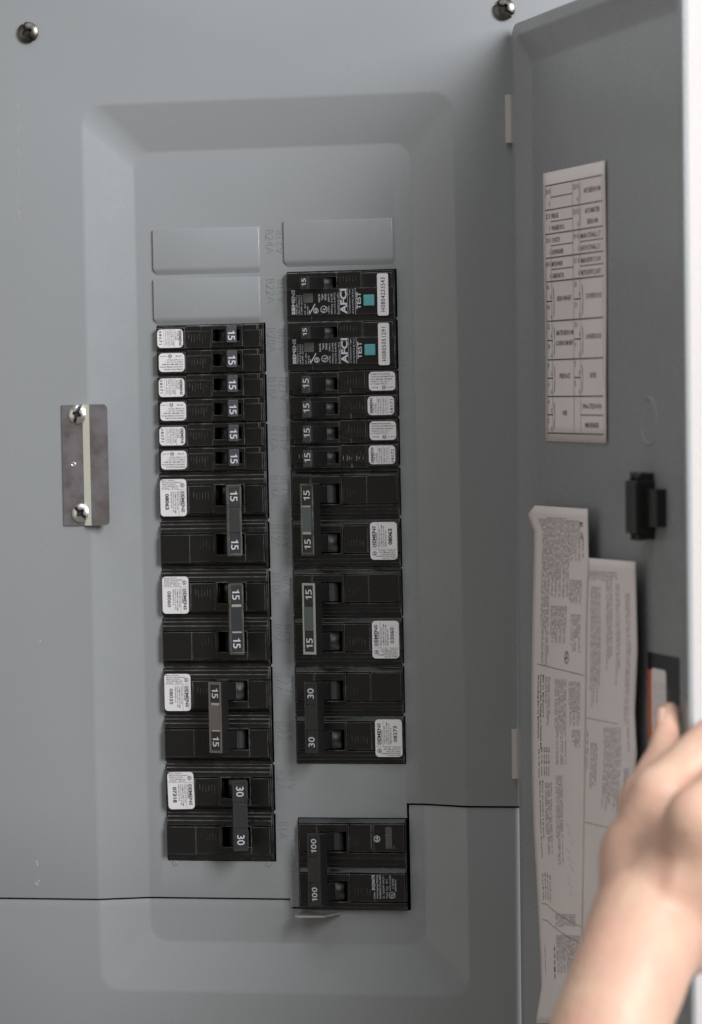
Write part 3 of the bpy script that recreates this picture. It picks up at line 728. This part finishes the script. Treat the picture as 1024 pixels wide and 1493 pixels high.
# latch
def latch():
    z = lambda py: dat(940, py, -2)[1]
    s1, _ = dat(956, 740, FD); s0 = s1-17
    b = MB(); pts = [(s0, FD), (s0, -3), (s0+3, -5.2), (s1-1.2, -5.2), (s1, -4), (s1, FD)]
    b.prism(pts, 'z', z(779), z(701))
    o = b.build('latch', M['latch'], door)
    bv = o.modifiers.new('edge', 'BEVEL'); bv.width = .8*S; bv.segments = 3; bv.limit_method = 'ANGLE'
    s2, _ = dat(972.5, 740, FD); k = MB(); k.box(s1, s2-.5, 0.2, FD, z(768), z(713)); sl = k.build('slider', M['latch'], o)
    k = MB(); k.box(s1-.3, s1+.7, -3.2, FD, z(764), z(716)); k.build('slider_face', M['latch'], o)
    for py0, py1 in ((689, 703), (777, 789)):
        for ds, ww in ((-15, 3.6), (-6.2, 4.5)):
            k = MB(); k.lathe([(ww/2, 0), (ww/2, z(py0)-z(py1))], (s1+ds+ww/2, -1.2, z(py1)), (0, 0, 1), 14); k.box(s1+ds, s1+ds+ww, -1, FD, z(py1)+.4, z(py0)-.4); k.build('spring_clip', M['latch'], o)
latch()
# black warning label
(s0, z1), (s1, _) = dl(945, 950, FD), dl(991, 957, FD)
s1 = min(s1, 256.5); b = MB(); b.box(s0, s1, FD-.25, FD-.05, z1-86, z1); wl = b.build('warning_label', M['wlabel'], door)
b = MB(); b.box(s0+.2, s0+5.6, FD-.31, FD-.26, z1-86, z1-8); b.build('orange_band', M['red'], wl)
b = MB(); b.prism(rrect(s0+5.8, s0+27, z1-84, z1-7, 2, 4), 'y', FD-.31, FD-.26); wp = b.build('white_field', M['paper'], wl)
p = Print()
for k in range(6): p.words(s0+10+k*2.8, z1-46, 66, 1.0, -PI/2, .9-.05*(k % 3), 40+k)
p.build('fine_print', M['ink_soft'], wp, FD-.34)
p = Print()
for k in range(3): p.words(s0+29+k*2, z1-48, 66, .9, -PI/2, .9, 60+k)
p.build('dim_print', M['white_dim'], wl, FD-.28)

# directory card
def directory():
    c = [dl(793, 253, FD), dl(885, 234, FD), dl(887, 646, FD), dl(797, 643, FD)]
    W_, H_ = 100.0, 132.0
    ca, cb, cc, cd = [Vector(q) for q in c]
    def mp(x, z, lift=0.0):                     # x 0..100, z 0..132 downwards
        a, t = x/W_, z/H_; q = (ca*(1-a)+cb*a)*(1-t)+(cd*(1-a)+cc*a)*t
        bow = 0.35+0.5*a*a+0.25*math.sin(t*7+a*2)+lift
        return (q.x, FD-bow, q.y)
    nx, nz = 12, 16; b = MB(); vs = [mp(W_*i/nx, H_*j/nz) for j in range(nz+1) for i in range(nx+1)]
    b.add(vs, [(j*(nx+1)+i, j*(nx+1)+i+1, (j+1)*(nx+1)+i+1, (j+1)*(nx+1)+i) for j in range(nz) for i in range(nx)], True)
    root = b.build('directory_card', M['paper'], None, tuple(HINGE), (TILT, 0, DA))
    md = root.modifiers.new('t', 'SOLIDIFY'); md.thickness = .2*S; md.offset = -1
    me = root.data
    if sum(f.normal.y for f in me.polygons) > 0: me.flip_normals()
    tag(root, 'typed circuit directory card stuck high on the inside of the open door', 'card')
    g = Print(); t = Print()
    Z = lambda d: -d
    X0, X1, X2, X3, XE = 3.8, 13.2, 49, 60, 96
    rows = [8.5, 29.5, 50.5, 71, 92]                       # four double rows, then four bracket rows
    y = [10.5, 24.5, 38.5, 52.0, 65.5]                     # mm down the card
    ys = [v*132/132 for v in (8.0, 22.5, 36.5, 50.5, 64.3, 85.8, 104.5, 0, 0)]
    e = [8.0, 20.2, 32.2, 44.0, 55.5, 81.0, 100.0, 118.0+0, 127.6]
    e = [7.2, 19.0, 31.0, 42.6, 54.4, 76.6, 95.2, 113.6-.6, 127.0]
    e = [6.5, 18.5, 30.3, 42.0, 53.6, 73.0, 92.0, 110.0, 128.0]
    for v in e: g.line(X0, Z(v), XE, Z(v), .55)
    for x in (X1, X2, X3): g.line(x, Z(e[0]), x, Z(e[-1]), .35)
    g.line(X0, Z(e[0]), X0, Z(e[-1]), .3); g.line(XE, Z(e[0]), XE, Z(e[-1]), .2)
    L = [('24', '', ''), ('22', 'FRIDGE', 'WASHER PLUG'), ('20', 'COOKTOP', 'DISHWASHER'), ('18', 'MICROWAVE', 'GARBURATOR')]
    R_ = [('23', 'AFCI BEDROOM', None), ('21', 'AFCI MASTER', 'BEDROOM'), ('19', 'MAIN ST/HALL LT', 'BATH DT/HALL LT'), ('17', 'MAIN ENTRY LT & W', 'MSTR ENTRY LIGHT')]
    def tx(s_, x, zz, l, h=2.4, align='l'): t.text(s_, x, Z(zz), h, 0, .012, l, align, 1)
    for i in range(4):
        a, bb = e[i], e[i+1]; m_ = (a+bb)/2
        g.line(X1, Z(m_), X2, Z(m_), .45)
        if i > 1: g.line(X3, Z(m_), XE, Z(m_), .45)
        tx(L[i][0], X0+1, a+3.0, 3.6); tx('B', X1-3, a+3.0, 1.6); tx('A', X1-3, m_+3.0, 1.6)
        tx(R_[i][0], X2+1.2, a+3.0, 4); tx('B', X3-3.6, a+3.0, 1.8); tx('A', X3-3.6, m_+3.0, 1.8)
        if L[i][1]: tx(L[i][1], X1+1, a+3.2, 1.9*len(L[i][1])); tx(L[i][2], X1+1, m_+3.2, 1.9*len(L[i][2]))
        if i < 2:
            g.line(X3+1.5, Z(a+1.5), X3+1.5, Z(bb-1.5), .3)
            if R_[i][2]: tx(R_[i][1], 80, a+3.4, 23, align='c'); tx(R_[i][2], 80, bb-3.2, 16, align='c')
            else: tx(R_[i][1], 80, m_-.3, 26, align='c')
        else: tx(R_[i][1], X3+1, a+3.2, 31); tx(R_[i][2], X3+1, m_+3.2, 31)
    BL = [('16', '14', ('BEDROOM HEAT',)), ('12', '10', ('MASTER BEDROOM', '& DINING RM HEAT')), ('8', '6', ('FIREPLACE',)), ('4', '2', ('OVEN',))]
    BR = [('15', '13', ('COUNTER PLUGS',)), ('11', '9', ('COUNTER PLUGS',)), ('7', '5', ('DRYER',)), None]
    def brace(x, a, bb):
        m_ = (a+bb)/2
        g.line(x, Z(a), x+1.2, Z(a+1.2), .4); g.line(x+1.2, Z(a+1.0), x+1.4, Z(m_-1.2), .8); g.line(x+1.4, Z(m_-1.3), x+2.6, Z(m_), .4)
        g.line(x+2.6, Z(m_), x+1.4, Z(m_+1.3), .4); g.line(x+1.4, Z(m_+1.2), x+1.2, Z(bb-1.0), .8); g.line(x+1.2, Z(bb-1.2), x, Z(bb), .4)
    for i in range(4):
        a, bb = e[4+i], e[5+i]; m_ = (a+bb)/2; h4 = (bb-a)/4
        for x0, x1, D_ in ((X0, X1, BL[i]), (X2, X3, BR[i])):
            if not D_: continue
            g.line(x0, Z(m_), x1, Z(m_), .6)
            tx(D_[0], x0+1, a+2.6, 3.6 if len(D_[0]) > 1 else 1.8); tx('A', x1-3.2, m_-2.4, 1.6); tx(D_[1], x0+1, m_+2.8, 3.6 if len(D_[1]) > 1 else 1.8); tx('A', x1-3.2, bb-2.2, 1.6)
            brace(x1+1.3, a+3.0, bb-1.8)
            cx_ = (x1+4+(X2 if x0 == X0 else XE))/2
            for k, s_ in enumerate(D_[2]):
                off_ = (k-(len(D_[2])-1)/2)*5
                tx(s_, cx_, m_+off_-1, min(1.95*len(s_), 29), align='c')
    g.line(X3, Z((e[7]+e[8])/2), XE, Z((e[7]+e[8])/2), .5)
    tx('100A-6 STE207-4100', 78, (e[7]*3+e[8])/4+.2, 30, align='c'); tx('MAIN BREAKER', 78, (e[7]+e[8]*3)/4+.2, 22, align='c')
    g.build('ruled_lines', M['ink'], root, fn=lambda x, z: mp(x, -z, .06)); t.build('typed_text', M['ink'], root, fn=lambda x, z: mp(x, -z, .07))
directory()

# instruction sheets
def sheet(name, label, pl, pr, top, bottom, curl, build_ink, e0=-1.2, amp=.9):
    """pl / pr: left and right edges as photo columns at several rows -> real (s, z) on the door"""
    def interp(tab, y):
        for (y0, x0), (y1, x1) in zip(tab, tab[1:]):
            if y <= y1 or (y1, x1) == tab[-1]: return x0+(x1-x0)*(y-y0)/(y1-y0)
    ny, nx = 60, 14
    EL = [dat(interp(pl, top[0]+(bottom-top[0])*j/ny), top[0]+(bottom-top[0])*j/ny, e0) for j in range(ny+1)]
    ER = [dat(interp(pr, top[1]+(bottom-top[1])*j/ny), top[1]+(bottom-top[1])*j/ny, e0) for j in range(ny+1)]
    def mp(a, t, lift=0.0):
        t = min(max(t, 0), 1); j = min(int(t*ny), ny-1); k = t*ny-j
        l = Vector(EL[j])*(1-k)+Vector(EL[j+1])*k; r = Vector(ER[j])*(1-k)+Vector(ER[j+1])*k
        q = l*(1-a)+r*a
        wv = amp*math.sin(t*9+a*1.5)*(.3+.7*(1-a))*.5
        if curl: wv -= 1.0*max(0, 1-a/.15)**2*max(0, 1-t/.05)
        return (q.x, e0+wv*.35-lift, q.y)
    b = MB(); vs = [mp(i/nx, j/ny) for j in range(ny+1) for i in range(nx+1)]
    b.add(vs, [(j*(nx+1)+i, j*(nx+1)+i+1, (j+1)*(nx+1)+i+1, (j+1)*(nx+1)+i) for j in range(ny) for i in range(nx)], True)
    root = b.build(name, M['paper'], None, tuple(HINGE), (TILT, 0, DA))
    if sum(f.normal.y for f in root.data.polygons) > 0: root.data.flip_normals()
    md = root.modifiers.new('t', 'SOLIDIFY'); md.thickness = .25*S; md.offset = -1
    tag(root, label, 'sheet'); build_ink(root, mp)
W1, H1 = 94.0, 258.0                      # a = x/W1, t = z/H1
def ink1(root, mp):
    fine = Print(); bold = Print(); fn = lambda x, z: mp(x/W1, (-z*.962-10.2)/H1, .12)
    Z = lambda d: -d; rnd = random.Random(11)
    def block(x0, x1, z0, z1, lh, pr, seed, fill=.95):
        x = x0+lh*.5; i = 0
        while x < x1:
            pr.words(x, Z((z0+z1)/2), z1-z0, lh*.62, -PI/2, fill if i % 3 else fill*rnd.uniform(.55, .95), seed+i); x += lh; i += 1
    block(15, 30, 17, 98, 2.2, fine, 1); block(30, 62, 16, 60, 2.2, fine, 20); block(33, 62, 62, 84, 2.2, fine, 40, .9); block(62, 82, 17, 40, 2.2, fine, 60)
    block(64, 86, 48, 62, 2.4, fine, 80, .9); block(68, 84, 66, 92, 3.4, fine, 100, .8)
    bold.text('E', 84, Z(19), 4.2, -PI/2, .01, 2.6); bold.text('G', 84, Z(24.5), 4.2, -PI/2, .01, 3.4); bold.words(86, Z(32), 12, 1.6, -PI/2, .9, 5)
    bold.ul(62, Z(88.5), 3.4)
    for x0, z0, x1, z1 in ((10, 92.5, 92, 97.5),): bold.line(x0, Z(z0), x1, Z(z1), .3)
    for x, t, z0, l in ((13.0, 'Grounding Bar to Enclosure', 98, 33), (17.5, 'Required Bar Fittings to Neutral Bar', 98, 39), (22, 'Bar to Enclosure', 98, 22)): bold.text(t, x, Z(z0+l/2), 2.2, -PI/2, .02, l)
    block(25, 34, 99, 128, 2.4, fine, 120, .9); block(42, 62, 100, 150, 2.6, fine, 140, .9); block(66, 86, 101, 124, 2.0, fine, 160, 1); block(72, 88, 126, 140, 3, fine, 180, .7)
    for x, z0 in ((14, 136), (19, 135), (24, 135), (28, 135), (32, 135)): bold.text('25 in-lb max', x, Z(z0+8), 2.0, -PI/2, .01, 15)
    for x, t, z0, l in ((15, "Montez d'autres barres de neutre", 153, 40), (20, 'Barre de neutre a la boite', 153, 30)): bold.text(t, x, Z(z0+l/2), 2.1, -PI/2, .01, l)
    block(24, 36, 154, 196, 2.6, fine, 200, .9); block(44, 58, 150, 205, 2.6, fine, 220, .85)
    for k in range(9):
        z0 = 174+k*4.4; a_ = 62+(k % 3)*3
        for j_ in range(4): fine.line(a_+j_*2.2, Z(z0+j_*.7), a_+1.6+j_*2.2, Z(z0+2+j_*.7), .16)
    for x, z0 in ((14, 201), (19, 200.5), (24, 201), (29, 202)): bold.text('25 po-lb max', x, Z(z0+7), 2.0, -PI/2, .01, 14)
    def curve(z0):
        pts = [(10, z0), (20, z0+.6), (30, z0+3), (50, z0+6.5), (70, z0+9.5), (92, z0+12)]
        for (a, c), (d, e_) in zip(pts, pts[1:]): fine.line(a, Z(c), d, Z(e_), .4)
    curve(216.5); curve(225)
    block(38, 80, 222, 230, 3.6, fine, 240, .95); block(38, 90, 233, 254, 2.4, fine, 260, .95)
    for k, ch in enumerate('06013'): bold.text(ch, 34, Z(240+k*3.6), 2.6, 0, .03, 2.6)
    bold.words(12, Z(247), 18, 1.3, -PI/2, .9, 9)
    fine.build('fine_print', M['ink_soft'], root, fn=fn)['kind'] = 'stuff'; bold.build('bold_print', M['ink'], root, fn=fn)['kind'] = 'stuff'
def ink2(root, mp):
    fine = Print(); Wd, Hd_ = 76.0, 232.0; fn = lambda x, z: mp(x/Wd, -z/Hd_, .12); Z = lambda d: -d; rnd = random.Random(5)
    for x0, x1, z0, z1, lh in ((10, 56, 6, 12, 3), (6, 14, 6, 80, 2.4), (20, 34, 14, 78, 2.2), (40, 48, 10, 62, 2.6), (52, 56, 12, 66, 2.6), (64, 70, 16, 100, 3.0), (38, 60, 84, 128, 2.4), (14, 20, 86, 112, 3), (22, 30, 92, 120, 3), (64, 70, 104, 140, 3)):
        x = x0+1; i = 0
        while x < x1: fine.words(x, Z((z0+z1)/2), z1-z0, lh*.55, -PI/2, rnd.uniform(.75, .97), 300+int(x*7)+i); x += lh; i += 1
    for a, c, d, e_ in ((4, 79, 56, 82), (8, 131, 60, 135)): fine.line(a, Z(c), d, Z(e_), .3)
    fine.build('fine_print', M['ink_soft'], root, fn=fn)['kind'] = 'stuff'
sheet('instruction_sheet', 'long instruction sheet half hidden behind the wider lettered one, nearer the black latch', [(812, 840), (1490, 832)], [(819, 926), (950, 929), (1040, 925), (1100, 928), (1250, 915), (1490, 900)], (812, 819), 1492, False, ink2, -0.75, .25)
sheet('instruction_sheet', 'long lettered instruction sheet with curled top corner, hanging beside the door hinge', [(737, 781), (739, 774), (743, 771), (749, 770), (757, 771), (764, 775), (772, 779), (900, 776), (1000, 775), (1110, 776), (1200, 778), (1320, 784), (1400, 788), (1440, 789), (1492, 781)], [(742, 856.5), (820, 858), (900, 855), (1000, 854), (1150, 852), (1492, 846)], (737, 742), 1492, True, ink1)

# ------------------------------------------------------------------ forearm and hand gripping the door's free edge
def hand():
    caps = []                            # (p0, r0, p1, r1)
    P = lambda px, py, y: at(px, py, y)
    def chain(pts):
        q = [(P(a, b_, c), r) for a, b_, c, r in pts]
        for (p0, r0), (p1, r1) in zip(q, q[1:]): caps.append((p0, r0, p1, r1))
        return q
    chain([(862, 1620, -400, 28), (892, 1493, -385, 24.3), (919, 1420, -372, 24.3), (947, 1345, -352, 25)])
    chain([(925, 1430, -372, 20), (955, 1375, -345, 20)])
    wrist = (955, 1330, -347)
    chain([(*wrist, 24.5), (946, 1250, -322, 21.5), (965, 1165, -322, 15)])
    chain([(*wrist, 24.5), (1010, 1262, -350, 20), (1020, 1196, -362, 15)])
    chain([(985, 1345, -335, 24), (1050, 1270, -330, 20), (1075, 1225, -332, 13)])
    chain([(990, 1350, -325, 23), (1090, 1290, -310, 18), (1110, 1265, -305, 12)])
    chain([(968, 1255, -330, 21), (1050, 1240, -334, 20)])
    chain([(968, 1325, -368, 4.5), (1010, 1215, -366, 4.5)]); chain([(950, 1312, -362, 4.5), (960, 1185, -335, 4.5)])
    chain([(900, 1500, -404, 4), (952, 1330, -369, 4)])
    # thumb: along the inside of the door
    chain([(945, 1235, -312, 16), (944, 1165, -290, 12.5), (964, 1105, -258, 7.8), (974, 1062, -241, 6.6), (977, 1040, -236, 6.0)])
    # fingers: knuckle, middle joint, tip, curling round behind the door
    chain([(965, 1162, -318, 14), (1043, 1083, -300, 12), (1078, 1058, -262, 10), (1070, 1050, -238, 8.5)])
    chain([(1020, 1196, -360, 15), (1092, 1128, -325, 11.5), (1118, 1110, -280, 10), (1096, 1110, -246, 8.5)])
    chain([(1072, 1225, -335, 13), (1128, 1180, -310, 10.5), (1140, 1168, -270, 9.5), (1112, 1168, -238, 8)])
    chain([(1105, 1265, -308, 11.5), (1142, 1232, -290, 9.5), (1150, 1220, -260, 8.5), (1125, 1220, -236, 7.2)])
    bm = bmesh.new()
    for p0, r0, p1, r1 in caps:
        d = p1-p0; L = d.length; q = Vector((0, 0, 1)).rotation_difference(d.normalized()); n = 20; rings = []
        for k in range(6): a = PI/2*(1-k/6); rings.append((r0*math.cos(a), -r0*math.sin(a)))
        for k in range(7): a = PI/2*k/6; rings.append((max(r1*math.cos(a), .01), L+r1*math.sin(a)))
        vr = []
        for r, h in rings: vr.append([bm.verts.new((p0+q@Vector((max(r, .05)*math.cos(2*PI*i/n), max(r, .05)*math.sin(2*PI*i/n), h)))*S) for i in range(n)])
        for a, c in zip(vr, vr[1:]):
            for i in range(n): bm.faces.new((a[i], a[(i+1) % n], c[(i+1) % n], c[i]))
        bm.faces.new(vr[0][::-1]); bm.faces.new(vr[-1])
    me = bpy.data.meshes.new('person'); bm.to_mesh(me); bm.free()
    o = bpy.data.objects.new('person', me); link(o)
    rm = o.modifiers.new('r', 'REMESH'); rm.mode = 'VOXEL'; rm.voxel_size = 0.0016; rm.use_smooth_shade = True
    sm = o.modifiers.new('s', 'SMOOTH'); sm.iterations = 26; sm.factor = .6
    me2 = bpy.data.meshes.new_from_object(o.evaluated_get(bpy.context.evaluated_depsgraph_get())); o.modifiers.clear(); o.data = me2
    me2.materials.clear(); me2.materials.append(M['skin'])
    for p in me2.polygons: p.use_smooth = True
    tag(o, 'bare right forearm and hand gripping the free edge of the open door', 'person')
    # thumb nail
    t = P(973, 1050, -240); b = MB(); vs = []; n = 10
    nd = Vector((-.75, -.6, .15)).normalized(); ud = Vector((.1, .1, 1)).normalized(); sd = nd.cross(ud).normalized(); ud = sd.cross(nd)
    for j in range(6):
        for i in range(n+1):
            a = (i/n-.5)*2; l = (j/5-.5)*2; rr = 5.9
            q = t+nd*(rr*math.cos(a*.75)-.3)+sd*(rr*math.sin(a*.75)*(1-.15*abs(l)**3))+ud*l*5.2; vs.append(tuple(q))
    b.add(vs, [(j*(n+1)+i, j*(n+1)+i+1, (j+1)*(n+1)+i+1, (j+1)*(n+1)+i) for j in range(5) for i in range(n)], True)
    b.build('fingernail', M['nail'], o)
hand()
